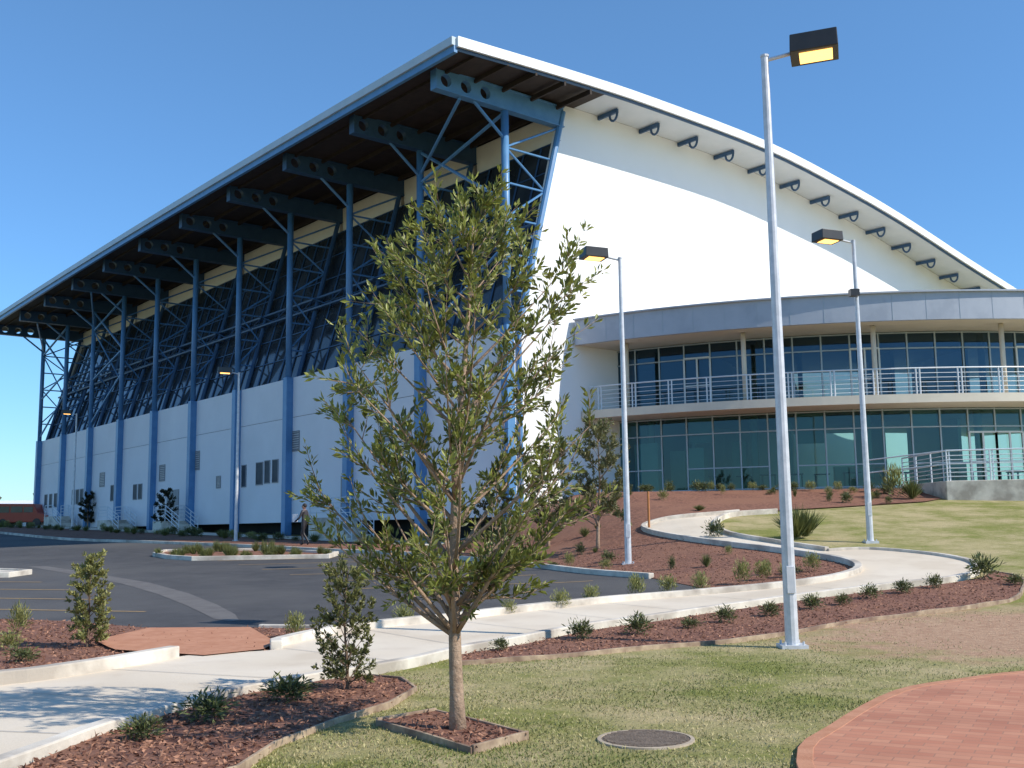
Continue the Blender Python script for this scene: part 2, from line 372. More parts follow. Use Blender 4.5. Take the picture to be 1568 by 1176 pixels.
for (e0,z0),(e1,z1) in zip(ps,ps[1:]):
    b.tube(P(e0,-2.26,z0-.43),P(e1,-2.26,z1-.43),.07,n=5)
b.obj('verge_trim',M['blue_shade'],hall)
b=MB()
for a,c in zip(fs_,fs_[1:]): b.box((-4.72,a,20.0),(-4.5,c,20.33),P)
b.obj('gutter',M['gutter'],hall)
b=MB()
for a,c in zip(fs_,fs_[1:]): b.box((-4.62,a,19.72),(-4.46,c,20.0),P)
b.obj('eave_beam',M['blue'],hall)
b=MB()
for e in (-3.4,-1.9,-.4,1.2,2.7):
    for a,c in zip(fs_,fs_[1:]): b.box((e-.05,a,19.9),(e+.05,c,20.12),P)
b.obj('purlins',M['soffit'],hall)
b=MB(); pts=[P(.45,0,.5),P(.45,0,9.9)]+[P(3.2,0,ztop(3.2)-.34)]
ee=[e for e,z in ps if e>3.3]
pts+=[P(e,0,ztop(e)-.34) for e in ee]; pts+=[P(ee[-1],0,.5)]
pts2=[(p[0]+Fv[0]*.3,p[1]+Fv[1]*.3,p[2]) for p in pts]; n=len(pts)
b.v=pts+pts2; b.f=[tuple(range(n)),tuple(range(2*n-1,n-1,-1))]+[(i,(i+1)%n,n+(i+1)%n,n+i) for i in range(n)]
b.obj('end_wall',M['white'],hall)
b=MB(); b.box((55.6,.3,0.5),(56,62,12.7),P); b.obj('back_wall',M['panel'],hall)
b=MB(); fz=NB*SP; pts=[P(.45,fz,.5),P(.45,fz,9.9)]+[P(e,fz,ztop(e)-.36) for e in [3.2]+ee]+[P(ee[-1],fz,.5)]
b.v=pts; b.f=[tuple(range(len(pts)))]; b.obj('far_end_wall',M['white'],hall)
b=MB()
e=5.4
while e<50:
    z=ztop(e)-.36
    b.box((e-.06,-1.25,z-.2),(e+.06,-.02,z-.02),P)
    prev=None
    for k in range(7):
        t=k/6*math.pi; q=P(e,-.98+.24*math.cos(t),z-.2-.32*math.sin(t))
        if prev: b.tube(prev,q,.055,n=6)
        prev=q
    e+=2.75
b.obj('verge_brackets',M['blue_dk'],hall)
b=MB(); b.tube(P(.36,-.08,2),P(.36,-.08,9.9),.1); b.tube(P(.36,-.08,9.9),P(3.1,-.08,19.9),.14); b.obj('edge_strut',M['blue'],hall)
GB=(.5,9.9); GT=(3.05,18.6)
def gp(t): return (GB[0]+(GT[0]-GB[0])*t, GB[1]+(GT[1]-GB[1])*t)
colm=MB(); colu=MB(); beams=MB(); beams0=MB(); lat=MB(); panels=MB(); glassb=MB(); mull=MB(); band=MB(); joint=MB(); blued=MB()
def beam(f,beams):
    t=.13; zc=19.63; hh=.42; r=.27
    for k in range(3):
        ec=-3.38+k*1.02; w=.51; n=16
        sq=[];ci=[]
        for i in range(n):
            a=2*math.pi*i/n; c,s=math.cos(a),math.sin(a); m_=max(abs(c),abs(s)); sq.append((c/m_*w,s/m_*hh)); ci.append((c*r,s*r))
        vs=[]
        for ff in (f-t,f+t):
            vs+=[P(ec+q[0],ff,zc+q[1]) for q in sq]+[P(ec+q[0],ff,zc+q[1]) for q in ci]
        fc=[]
        for i in range(n):
            j=(i+1)%n
            fc+=[(i,j,n+j,n+i),(2*n+i,3*n+i,3*n+j,2*n+j),(n+i,n+j,3*n+j,3*n+i)]
        beams.add(vs,fc)
    beams.box((-3.89,f-.2,zc+hh),(3.1,f+.2,zc+hh+.05),P); beams.box((-3.89,f-.2,zc-hh-.05),(3.1,f+.2,zc-hh),P)
    beams.box((-.83,f-t,zc-hh),(3.1,f+t,zc+hh),P); beams.box((-3.93,f-.2,zc-hh-.05),(-3.89,f+.2,zc+hh+.05),P)
for n in range(NB+1):
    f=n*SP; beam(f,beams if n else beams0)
    gz=h(*P(-.1,f,0)[:2])-.3
    colm.box((-.42,f-.21,gz),(-.02,f+.21,9.9),P)
    colu.tube(P(-.2,f,9.9),P(-.2,f,19.2),.17,n=10)
    if n>0: blued.tube(P(.38,f,9.9),P(2.85,f,19.2),.13)
    K=6
    for k in range(1,K):
        t=k/K; z=9.9+9.2*t; e1=.38+2.45*t
        lat.tube(P(-.2,f,z),P(e1,f,z),.05,n=6)
        t2=(k+1)/K
        if k%2: lat.tube(P(-.2,f,z),P(.38+2.45*t2,f,9.9+9.2*t2),.05,n=6)
        else: lat.tube(P(e1,f,z),P(-.2,f,9.9+9.2*t2),.05,n=6)
    lat.tube(P(-.2,f,17.9),P(-1.9,f,19.2),.07,n=6)
for n in range(NB):
    f0=n*SP; f1=f0+SP
    panels.box((-.02,f0+.02,2.05),(.44,f1-.02,7.7),P)
    panels.box((-.02,f0+.02,7.73),(.44,f1-.02,9.9),P)
    joint.box((.02,f0,7.6),(.3,f1,7.8),P)
    q=[P(GB[0]-.02,f0,GB[1]),P(GB[0]-.02,f1,GB[1]),P(GT[0],f1,GT[1]),P(GT[0],f0,GT[1])]
    glassb.add(q,[(0,3,2,1)])
    band.box((GT[0],f0+.15,18.6),(GT[0]+.2,f1-.15,20.0),P)
    for k in range(1,5):
        ff=f0+SP*k/5
        mull.tube(P(GB[0]-.06,ff,GB[1]),P(GT[0]-.06,ff,GT[1]),.05,n=4)
    for k in range(0,7):
        e_,z_=gp(k/6); mull.tube(P(e_-.05,f0,z_),P(e_-.05,f1,z_),.035,n=4)
    for z_ in (13.9,14.5):
        e_=gp((z_-9.9)/8.7)[0]-.45
        blued.tube(P(e_,f0,z_),P(e_,f1,z_),.08,n=6)
    for k in range(4):
        fa=f0+SP*k/4; fb=fa+SP/4; e_=gp(.49)[0]-.45
        blued.tube(P(e_,fa,13.9 if k%2 else 14.5),P(e_,fb,14.5 if k%2 else 13.9),.035,n=5)
for n in (0,NB-1,7):
    f0=n*SP;f1=f0+SP
    lat.tube(P(-.2,f0,19.1),P(-.2,f1,17.6),.08,n=6); lat.tube(P(-.2,f1,19.1),P(-.2,f0,15.2),.08,n=6)
    lat.tube(P(-.2,f0,15.2),P(-.2,f1,13.6),.07,n=6); lat.tube(P(-.2,f1,17.6),P(.9,f0+2.8,13.),.06,n=6)
    lat.tube(P(-.2,f0,13.4),P(-.2,f1,10.2),.07,n=6)
    lat.tube(P(-2.6,f0,19.1),P(-.2,f1,18.0),.07,n=6)
colm.obj('columns_lower',M['blue'],hall); colu.obj('columns_upper',M['blue'],hall,smooth=True)
beams.obj('roof_beams',M['blue_shade'],hall); beams0.obj('end_roof_beam',M['blue'],hall); lat.obj('lattice_bracing',M['blue'],hall)
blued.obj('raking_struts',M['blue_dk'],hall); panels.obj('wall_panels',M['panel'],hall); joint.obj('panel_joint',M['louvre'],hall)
glassb.obj('facade_glazing',M['fglass'],hall); mull.obj('glazing_mullions',M['blue_dk'],hall); band.obj('upper_cladding',M['cream'],hall)
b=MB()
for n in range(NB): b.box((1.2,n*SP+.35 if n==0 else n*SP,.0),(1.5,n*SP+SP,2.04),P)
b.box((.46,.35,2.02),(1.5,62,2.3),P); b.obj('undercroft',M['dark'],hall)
win=[(2.92,6.4,.9,1.0,0),(3.88,4.8,.5,1.2,1),(3.57,4.85,.75,1.2,1),(3.42,4.9,.55,1.2,1),(3.27,4.9,.6,1.2,1),(4.42,4.6,.5,.65,0),(4.94,6.1,.85,1.1,0),
(5.8,5.6,.85,1.0,0),(6.4,4.5,.6,1.,1),(6.55,4.5,.6,1.,1),(7.1,4.6,.6,1.1,1),(7.25,4.6,.6,1.1,1),(7.6,5.7,.9,1.,0),(8.3,4.6,.6,1.1,1),(8.45,4.6,.6,1.1,1),(8.6,4.6,.6,1.1,1),(9.3,4.5,.6,1.1,1),(9.5,4.5,.6,1.1,1),(9.7,4.5,.6,1.1,1),(1.5,6.3,.9,1.,0),(.6,4.8,.7,1.2,1)]
wg=MB(); wf=MB(); wl=MB()
for n,zc,w,hh,k in win:
    f=n*SP; z0=zc-hh/2; z1=zc+hh/2
    wf.box((-.06,f-w/2-.05,z0-.05),(-.024,f+w/2+.05,z0),P); wf.box((-.06,f-w/2-.05,z1),(-.024,f+w/2+.05,z1+.05),P)
    wf.box((-.06,f-w/2-.05,z0),(-.024,f-w/2,z1),P); wf.box((-.06,f+w/2,z0),(-.024,f+w/2+.05,z1),P)
    if k: wg.box((-.036,f-w/2,z0),(-.024,f+w/2,z1),P)
    else:
        for i in range(8): wl.box((-.055,f-w/2,z0+hh*i/8+.01),(-.024,f+w/2,z0+hh*(i+.75)/8),P)
M['wglass']=mat('small_window_glass',(.05,.06,.075),(.08,.095,.11),1,.5,spec=.12)
wg.obj('small_windows',M['wglass'],hall); wf.obj('small_window_frames',M['louvre'],hall); wl.obj('louvres',M['louvre'],hall)
b=MB(); b.box((-.06,5.35*SP,2.2),(-.024,5.35*SP+1.9,4.4),P); b.box((-.06,2.15*SP-1.,2.2),(-.024,2.15*SP,4.3),P); b.obj('service_doors',M['louvre'],hall)
def stairs(f0,dirn,rise_to,parent):
    sb=MB(); rb=MB(); gz=h(*P(-1.5,f0,0)[:2]); n=7; hh=(rise_to-gz)/n if rise_to-gz>.6 else .13
    for i in range(n):
        sb.box((-1.75,f0+dirn*i*.3,gz-.2),(-.45,f0+dirn*(i+1)*.3,gz+hh*(i+1)),P)
    sb.box((-1.75,f0+dirn*n*.3,gz-.2),(-.45,f0+dirn*(n*.3+1.8),gz+hh*n),P)
    for e_ in (-1.7,-.5):
        zt=gz+hh*n
        for s_ in (1.,.75,.5,.25):
            rb.tube(P(e_,f0,gz+s_),P(e_,f0+dirn*n*.3,zt+s_),.025,n=6); rb.tube(P(e_,f0+dirn*n*.3,zt+s_),P(e_,f0+dirn*(n*.3+1.8),zt+s_),.025,n=6)
        for q,zz in ((0,gz),(n*.15,gz+hh*n/2),(n*.3,zt),(n*.3+1.8,zt)): rb.tube(P(e_,f0+dirn*q,zz),P(e_,f0+dirn*q,zz+1.),.03,n=6)
    sb.obj('stair_flight',M['kerb'],parent); rb.obj('stair_handrail',M['rail'],parent)
stairs(1.55*SP,1,2.2,hall); stairs(4.7*SP,1,2.3,hall); stairs(6.3*SP,1,2.5,hall); stairs(8.2*SP,1,2.6,hall)

# ---- rotunda
CX,CY=17.5,66.
def ring(b,R0,R1,z0,z1,t0,t1,n=48):
    vs=[]
    for i in range(n+1):
        t=math.radians(t0+(t1-t0)*i/n); s,c=math.sin(t),-math.cos(t)
        for R,z in ((R0,z0),(R1,z0),(R1,z1),(R0,z1)): vs.append((CX+R*s,CY+R*c,z))
    fs=[(i*4+j,i*4+(j+1)%4,(i+1)*4+(j+1)%4,(i+1)*4+j) for i in range(n) for j in range(4)]+[(3,2,1,0),tuple(n*4+j for j in range(4))]
    b.add(vs,fs)
def rp(R,t,z): t=math.radians(t); return (CX+R*math.sin(t),CY-R*math.cos(t),z)
Z0,Z1,ZF,ZT=3.02,6.56,9.42,10.5
b=MB(); ring(b,10,24.55,ZF+.02,ZT-.1,-37,50); b.obj('rotunda_roof_slab',M['beige'],hall)
b=MB(); ring(b,24.56,24.72,ZF,ZT,-36.6,50,72); ring(b,24.5,24.85,ZT,ZT+.06,-36.6,50,72); b.obj('rotunda_fascia',M['rfascia'],hall)
b=MB()
for i in range(29):
    t=-36+i*3.0; b.tube(rp(24.722,t,ZF+.02),rp(24.722,t,ZT-.01),.008,n=4)
b.obj('rotunda_fascia_joints',M['frame'],hall)
b=MB(); ring(b,10,24.2,Z1-.32,Z1-.02,-37,50); b.obj('balcony_slab',M['beige'],hall)
b=MB(); ring(b,24.21,24.33,Z1-.34,Z1,-36.6,50,72); b.obj('balcony_edge',M['beige'],hall)
b=MB(); ring(b,10,22.3,2.0,Z0,-37,50); ring(b,22.3,24.,2.,Z0-.12,-4,50); b.obj('rotunda_plinth',M['kerb'],hall)
for nm,z0,z1 in (('rotunda_glazing_lower',Z0,Z1-.33),('rotunda_glazing_upper',Z1,ZF)):
    n=29
    b=MB()
    for i in range(n+1):
        b.v+=[rp(22,-36+3.*i,z0),rp(22,-36+3.*i,z1)]
    b.f=[(2*i,2*i+2,2*i+3,2*i+1) for i in range(n)]
    b.obj(nm,M['glass' if 'lower' in nm else 'glass_up'],hall)
    b=MB()
    for i in range(n+1):
        b.tube(rp(22.03,-36+3.*i,z0),rp(22.03,-36+3.*i,z1),.042,n=4)
    hh=z1-z0
    for fr in (.015,.76,.985) if 'upper' in nm else (.015,.30,.76,.985):
        for i in range(n):
            if fr==.30 and i%4==2: continue
            b.tube(rp(22.03,-36+3*i,z0+hh*fr),rp(22.03,-33+3*i,z0+hh*fr),.037,n=4)
    b.obj(nm+'_frame',M['frame'],hall)
    b=MB()
    for i in ((3,9,15) if 'upper' in nm else (13,14,20)):
        for k in range(3):
            t=-36+3*i+1.5*k; b.tube(rp(22.07,t,z0),rp(22.07,t,z0+2.2),.05,n=4)
        for z_ in (z0+.06,z0+2.2): b.tube(rp(22.07,-36+3*i,z_),rp(22.07,-33+3*i,z_),.05,n=4)
        b.tube(rp(22.07,-36+3*i,z0+1.),rp(22.07,-33+3*i,z0+1.),.035,n=4)
    b.obj(nm+'_doors',M['framew'],hall)
b=MB()
for t in (-32.1,-19.7,-7.3,5.1,17.5):
    b.tube(rp(23.6,t,Z1),rp(23.6,t,ZF),.1,n=12); b.tube(rp(21.3,t,Z0),rp(21.3,t,Z1-.33),.16,n=12)
    b.tube(rp(21.3,t+1,Z1),rp(21.3,t+1,ZF),.14,n=12)
b.obj('rotunda_columns',M['beige'],hall,smooth=True)
b=MB()
for i in range(22):
    t=-35+i*3.9
    for dt in (0,.35):
        b.tube(rp(24.0,t+dt,Z1),rp(24.0,t+dt,Z1+1.05),.03,n=6)
for z_ in (1.06,.86,.68,.5,.32,.15):
    for i in range(58):
        b.tube(rp(24.0,-36+i*1.45,Z1+z_),rp(24.0,-36+(i+1)*1.45,Z1+z_),.03 if z_>1 else .012,n=5)
b.obj('balcony_railing',M['rail'],hall)
b=MB()
for t0,t1,R,z0,z1 in ((-34,-31,21.6,Z0,Z0+2.2),(-31,-29,20.2,Z0,Z0+1.9),(-27.6,-25.5,21.5,Z0,Z0+1.9),(-24,-22,18.5,Z0,Z0+2.3),(-10,-6,18,Z0,Z0+1.1),(4,8,18.4,Z0,Z0+1.2)):
    ring(b,R-.6,R,z0,z1,t0,t1,6)
b.obj('interior_cupboards',M['cream'],hall)
b=MB()
for t,R in ((-28.5,19.5),(-16,17.5),(-2,17),(9,17.5)):
    ring(b,R-4.5,R,Z0,Z1-.34,t-.25,t+.25,2); ring(b,R-4.5,R,Z1,ZF,t+1.75,t+2.25,2)
b.obj('interior_partitions',M['panel'],hall)
b=MB()
for t0,t1,zz in ((-27,-24,1.1),(-15,-12,1.3),(-3,0,.7)):
    ring(b,21.75,21.78,Z1-.36-zz,Z1-.36,t0+.1,t1-.1,4)
for t0,t1,zz in ((-33,-30,1.0),(-9,-6,1.2),(0,3,.8)):
    ring(b,21.75,21.78,ZF-zz,ZF,t0+.1,t1-.1,4)
b.obj('roller_blinds',M['blind'],hall)
b=MB()
for k in range(14):
    t=-30+k*3.4; R=19.6+.6*math.sin(k*2.3)
    ring(b,R-.7,R,Z0+.7,Z0+.74,t,t+2.,3); ring(b,R-.65,R-.6,Z0,Z0+.7,t+.1,t+.3,1); ring(b,R-.65,R-.6,Z0,Z0+.7,t+1.7,t+1.9,1)
b.obj('interior_tables',M['louvre'],hall)
# ---- terrace
ter=empty('terrace_wall')
b=MB(); b.v=[(15.4,38.5,2.),(24,36.6,2.),(24,43.,2.),(15.4,43,2.),(15.4,38.5,3.04),(24,36.6,3.04),(24,43.,3.04),(15.4,43,3.04)]
b.f=[(0,3,2,1),(4,5,6,7),(0,1,5,4),(1,2,6,5),(2,3,7,6),(3,0,4,7)]; b.obj('retaining_wall',M['kerb'],ter,bevel=.02)
b=MB(); a=Vector((15.5,38.6,3.04)); c=Vector((24,36.72,3.04)); nseg=6
for i in range(nseg+1):
    q=a.lerp(c,i/nseg)
    for dx in (0,.1): b.tube(q+Vector((dx,0,0)),q+Vector((dx,0,1.08)),.028,n=6)
for z_ in (1.08,.9,.75,.6,.45,.3,.15): b.tube(a+Vector((0,0,z_)),c+Vector((0,0,z_)),.028 if z_>1 else .015,n=6)
a2=Vector((15.5,43,3.04))
for z_ in (1.08,.9,.75,.6,.45,.3,.15): b.tube(a+Vector((0,0,z_)),a2+Vector((0,0,z_)),.028 if z_>1 else .015,n=6)
for i in range(1,4): q=a.lerp(a2,i/3); b.tube(q,q+Vector((0,0,1.08)),.028,n=6)
for z_ in (1.08,.6): b.tube(a+Vector((0,0,z_)),Vector((13.6,41.6,2.9+z_)),.025,n=6)
b.tube((13.6,41.6,2.6),(13.6,41.6,3.98),.028,n=6)
b.obj('terrace_railing',M['rail'],ter)

# ---------------------------------------------------------------- lamps
def lamp(x,y,side,H=8.08,extra=False):
    L_=empty('street_lamp'); z=h(x,y)
    b=MB(); b.tube((x,y,z+.02),(x,y,z+H),.088,.05,n=12); b.obj('pole',M['galv'],L_,smooth=False)
    b=MB(); b.box((x-.17,y-.17,z-.05),(x+.17,y+.17,z+.045))
    for dx in (-.12,.12):
        for dy in (-.12,.12): b.tube((x+dx,y+dy,z+.04),(x+dx,y+dy,z+.09),.015,n=6)
    b.obj('base_plate',M['galv'],L_)
    b=MB(); b.box((x-.055,y-.096,z+.7),(x+.055,y-.07,z+1.05)); b.obj('access_cover',M['galv'],L_,bevel=.006)
    b=MB(); b.tube((x,y,z+H),(x,y,z+H+.03),.06,n=10); b.tube((x,y,z+H-.05),(x+side*.38,y-.0,z+H+.05),.028,n=8); b.obj('arm',M['galv'],L_)
    cx=x+side*.70; w=.33; dpt=.27
    def tf(X,Y,Z): return (cx+X*.94+Y*.3*side,y+Y*.95-X*.3*side,z+H+.14+Z+.03*X*side)
    b=MB(); b.v=[tf(*q) for q in [(-w,-dpt,-.13),(w,-dpt,-.13),(w,dpt,-.13),(-w,dpt,-.13),(-w*.97,-dpt*.97,.13),(w*.97,-dpt*.97,.13),(w*.97,dpt*.97,.13),(-w*.97,dpt*.97,.13)]]
    b.f=[(4,5,6,7),(0,1,5,4),(1,2,6,5),(2,3,7,6),(3,0,4,7),(0,3,2,1)]; b.obj('housing',M['lampdk'],L_,bevel=.012)
    b=MB(); b.v=[tf(*q) for q in [(-w*.62,-dpt*.7,-.137),(w*.75,-dpt*.7,-.137),(w*.75,dpt*.7,-.137),(-w*.62,dpt*.7,-.137)]]; b.f=[(0,3,2,1)]
    b.obj('lens',M['glow'],L_)
    if extra:
        b=MB(); b.tube((x,y-.05,z+6.55),(x-.05,y-.3,z+6.6),.03,n=6); b.box((x-.28,y-.42,z+6.5),(x-.04,y-.2,z+6.68)); b.obj('spot_head',M['lampdk'],L_)
lamp(3.6,14.36,1); lamp(2.93,28.1,-1); lamp(9.3,28.45,-1,extra=True); lamp(-13.2,51.6,-1); lamp(-30.5,75.,-1)

mh=empty('manhole_cover'); x,y=.97,8.4; z=h(x,y)
b=MB(); n=40
vs=[(x+r*math.cos(2*math.pi*i/n),y+r*math.sin(2*math.pi*i/n),z+zz) for r,zz in ((.37,-.02),(.365,.014),(.335,.016),(.335,.008)) for i in range(n)]
b.v=vs; b.f=[(k*n+i,k*n+(i+1)%n,(k+1)*n+(i+1)%n,(k+1)*n+i) for k in range(3) for i in range(n)]; b.obj('concrete_ring',mat('worn_concrete',(.36,.29,.21),(.48,.40,.30),8,.9),mh)
b=MB(); b.tube((x,y,z-.02),(x,y,z+.010),.333,n=40)
for i in range(-6,7):
    w=math.sqrt(max(.001,.315**2-(i*.05)**2)); b.box((x-w,y+i*.05-.012,z+.010),(x+w,y+i*.05+.012,z+.022))
b.obj('iron_lid',M['iron'],mh)

# ---------------------------------------------------------------- foliage
def leaves_obj(name,pos,dirs,ln,wd,cols,m,parent=None,link=True,fold=.25):
    n=len(pos); dirs=dirs/np.linalg.norm(dirs,axis=1,keepdims=True)
    rnd=rng.normal(size=(n,3)); side=np.cross(dirs,rnd); side/=np.linalg.norm(side,axis=1,keepdims=True); up=np.cross(side,dirs)
    v=np.empty((n,4,3)); v[:,0]=pos; v[:,1]=pos+dirs*ln[:,None]*.5+side*wd[:,None]*.5+up*wd[:,None]*fold
    v[:,2]=pos+dirs*ln[:,None]-up*wd[:,None]*fold*.6; v[:,3]=pos+dirs*ln[:,None]*.5-side*wd[:,None]*.5+up*wd[:,None]*fold
    idx=np.arange(n*4).reshape(n,4)
    me=bpy.data.meshes.new(name); me.vertices.add(n*4); me.vertices.foreach_set('co',v.reshape(-1).astype(np.float32))
    me.loops.add(n*6); tri=np.concatenate([idx[:,[0,1,2]],idx[:,[0,2,3]]],axis=1).reshape(-1)
    me.loops.foreach_set('vertex_index',tri.astype(np.int32)); me.polygons.add(n*2)
    me.polygons.foreach_set('loop_start',np.arange(0,n*6,3,dtype=np.int32)); me.polygons.foreach_set('loop_total',np.full(n*2,3,dtype=np.int32))
    me.update(calc_edges=True)
    ca=me.color_attributes.new('Col','FLOAT_COLOR','POINT'); cc=np.ones((n*4,4),np.float32); cc[:,:3]=np.repeat(cols,4,axis=0); ca.data.foreach_set('color',cc.reshape(-1))
    me.materials.append(m)
    if not link: return me
    o=bpy.data.objects.new(name,me); COL.objects.link(o)
    if parent: o.parent=parent
    return o
def lerp_prof(z,prof):
    return float(np.interp(z,[p[0] for p in prof],[p[1] for p in prof]))
def tree(name,x,y,H,trunk_r,prof,nlimb,twigs,lf,leafL,leafW,c_in,c_out,zstart,seed,lean=(0,0),nclu=3,barkm='bark'):
    rs=random.Random(seed); z0=h(x,y); T=empty(name); w=MB()
    def tp(z):
        t=z/H; return Vector((x+lean[0]*t+.05*H/4*math.sin(t*5+seed),y+lean[1]*t+.04*math.sin(t*7),z0+z))
    zs=[H*.93*i/14 for i in range(15)]
    w.path([tp(z) if z>0 else tp(0)-Vector((0,0,.05)) for z in zs],[trunk_r*(1.25 if i==0 else 1)*(1-.88*(i/14)**.9) for i in range(15)],9)
    pos=[];dr=[];shade=[]
    def cluster(p,d,n,out):
        for _ in range(n):
            v=Vector((rs.gauss(0,1),rs.gauss(0,1),rs.gauss(0,1))).normalized()
            dd=(d*1.0+v*.95+Vector((0,0,.25))).normalized()
            pos.append(p+v*.015*H/4-d*rs.random()*.07*H/4); dr.append(dd); shade.append(min(1,max(0,out+rs.gauss(0,.22))))
    for i in range(nlimb):
        fz=(i+.5)/nlimb; zt=zstart+(H*.97-zstart)*fz**.95
        R=lerp_prof(zt,prof)*rs.uniform(.62,1.1)
        azm=i*2.399+rs.uniform(-.35,.35)
        zb=max(zstart*.75,min(H*.9,zt-R*rs.uniform(.55,1.15)-.02*H)) if fz>.12 else zstart*rs.uniform(.9,1.15)
        a=tp(zb); tip=Vector((tp(zt).x+R*math.cos(azm),tp(zt).y+R*math.sin(azm),z0+zt))
        mid=a.lerp(tip,.5)+Vector((0,0,-.06*R if fz>.12 else .12*R))+Vector((rs.gauss(0,.04),rs.gauss(0,.04),0))*R
        k=6; pts=[]
        for j in range(k+1):
            t=j/k; pts.append(a*(1-t)**2+mid*2*t*(1-t)+tip*t*t)
        r0=trunk_r*(.34*(1-zb/H)+.10)
        w.path(pts,[r0*(1-.85*j/k) for j in range(k+1)],5)
        for j in range(twigs):
            t=rs.uniform(.3,1.) if j else 1.
            b0=a*(1-t)**2+mid*2*t*(1-t)+tip*t*t
            d=((tip-a).normalized()*.8+Vector((rs.gauss(0,.55),rs.gauss(0,.55),rs.gauss(.35,.4)))).normalized()
            ln=H*rs.uniform(.04,.10)
            b1=b0+d*ln; w.path([b0,b0.lerp(b1,.5)+Vector((0,0,-.01)),b1],[r0*.22,r0*.16,r0*.09],4)
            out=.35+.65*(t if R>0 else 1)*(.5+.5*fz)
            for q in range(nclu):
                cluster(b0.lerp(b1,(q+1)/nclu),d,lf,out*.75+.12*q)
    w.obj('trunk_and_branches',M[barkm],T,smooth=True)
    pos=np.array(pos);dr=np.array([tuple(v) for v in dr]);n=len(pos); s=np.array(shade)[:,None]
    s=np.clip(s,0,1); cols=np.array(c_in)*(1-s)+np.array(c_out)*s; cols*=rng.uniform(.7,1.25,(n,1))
    leaves_obj('foliage',pos,dr,rng.uniform(.7,1.2,n)*leafL,rng.uniform(.75,1.2,n)*leafW,cols,M['leaf'],T)
    return T
prof_main=[(.75,.35),(.95,.66),(1.2,.9),(1.7,1.06),(2.25,1.1),(3.0,1.1),(3.5,1.0),(3.83,.7),(4.1,.38),(4.35,.08)]
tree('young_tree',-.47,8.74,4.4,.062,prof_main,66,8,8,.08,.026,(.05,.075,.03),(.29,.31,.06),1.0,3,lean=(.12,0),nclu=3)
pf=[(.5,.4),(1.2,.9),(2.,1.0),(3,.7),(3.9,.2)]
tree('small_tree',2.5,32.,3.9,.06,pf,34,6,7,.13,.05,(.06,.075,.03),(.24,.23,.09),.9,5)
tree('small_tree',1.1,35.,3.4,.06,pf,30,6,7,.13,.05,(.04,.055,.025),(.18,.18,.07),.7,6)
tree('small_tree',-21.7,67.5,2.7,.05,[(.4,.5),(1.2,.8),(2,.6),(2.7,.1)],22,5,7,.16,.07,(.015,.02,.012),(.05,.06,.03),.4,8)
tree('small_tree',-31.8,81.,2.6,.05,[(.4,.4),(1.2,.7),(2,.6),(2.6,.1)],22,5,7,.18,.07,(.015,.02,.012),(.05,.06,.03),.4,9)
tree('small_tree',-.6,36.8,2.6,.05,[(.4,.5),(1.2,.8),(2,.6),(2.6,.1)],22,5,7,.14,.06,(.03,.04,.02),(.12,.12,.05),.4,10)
def shrub_mesh(kind,seed):
    r=np.random.default_rng(seed)
    if kind=='tuft': n=260; p=r.normal(size=(n,3))*[.05,.05,.01]; p[:,2]=abs(p[:,2]); d=r.normal(size=(n,3))*[.42,.42,.2]+[0,0,.95]; ln=r.uniform(.5,1.,n); wd=np.full(n,.035); ci,co=(.13,.15,.045),(.34,.33,.12)
    elif kind=='dark':
        n=400; p=r.normal(size=(n,3)); p/=np.linalg.norm(p,axis=1,keepdims=True); rad=r.uniform(.1,1,(n,1))**.7; rad*=1+.45*np.sin(np.arctan2(p[:,1:2],p[:,0:1])*3+seed)*r.random((n,1)); p=p*rad*[.5,.5,.4]+[0,0,.42]; p[:,2]=np.clip(p[:,2],.02,2)
        d=p-[0,0,.1]+r.normal(size=(n,3))*.3; ln=r.uniform(.13,.34,n); wd=r.uniform(.04,.07,n); ci,co=(.05,.065,.028),(.18,.20,.065)
    elif kind=='light':
        n=420; p=r.normal(size=(n,3)); p/=np.linalg.norm(p,axis=1,keepdims=True); rad=r.uniform(.1,1,(n,1))**.7; p=p*rad*[.42,.42,.5]+[0,0,.5]; p[:,2]=np.clip(p[:,2],.02,2)
        d=p*[1,1,1]+r.normal(size=(n,3))*.3+[0,0,.3]; ln=r.uniform(.12,.3,n); wd=r.uniform(.02,.045,n); ci,co=(.12,.14,.04),(.38,.37,.12)
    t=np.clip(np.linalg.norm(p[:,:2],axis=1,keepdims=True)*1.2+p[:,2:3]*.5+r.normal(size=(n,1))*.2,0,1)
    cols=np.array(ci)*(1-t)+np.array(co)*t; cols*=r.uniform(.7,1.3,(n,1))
    return leaves_obj('shrub_'+kind,p,d,ln,wd,cols,M['leaf'],link=False)
SM={k:[shrub_mesh(k,s) for s in range(4)] for k in ('tuft','dark','light')}
def shrub(kind,x,y,w,hh):
    nm={'tuft':'grass_tuft','dark':'shrub','light':'shrub'}[kind]
    o=bpy.data.objects.new(nm,random.choice(SM[kind])); COL.objects.link(o); o.location=(x,y,h(x,y)+.04)
    q=random.uniform(.8,1.1); w*=q
    o.rotation_euler=(random.uniform(-.15,.15),random.uniform(-.15,.15),random.uniform(0,6.28)); o.scale=(w,w,hh*random.uniform(.8,1.1))
    return o
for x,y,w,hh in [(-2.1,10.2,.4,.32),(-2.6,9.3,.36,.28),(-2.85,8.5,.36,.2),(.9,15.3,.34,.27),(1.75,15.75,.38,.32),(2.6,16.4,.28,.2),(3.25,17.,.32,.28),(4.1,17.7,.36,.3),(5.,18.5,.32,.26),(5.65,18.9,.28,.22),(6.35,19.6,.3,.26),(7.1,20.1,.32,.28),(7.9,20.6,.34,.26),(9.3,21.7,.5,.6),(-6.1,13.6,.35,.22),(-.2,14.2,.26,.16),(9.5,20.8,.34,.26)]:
    shrub('dark',x,y,w,hh)
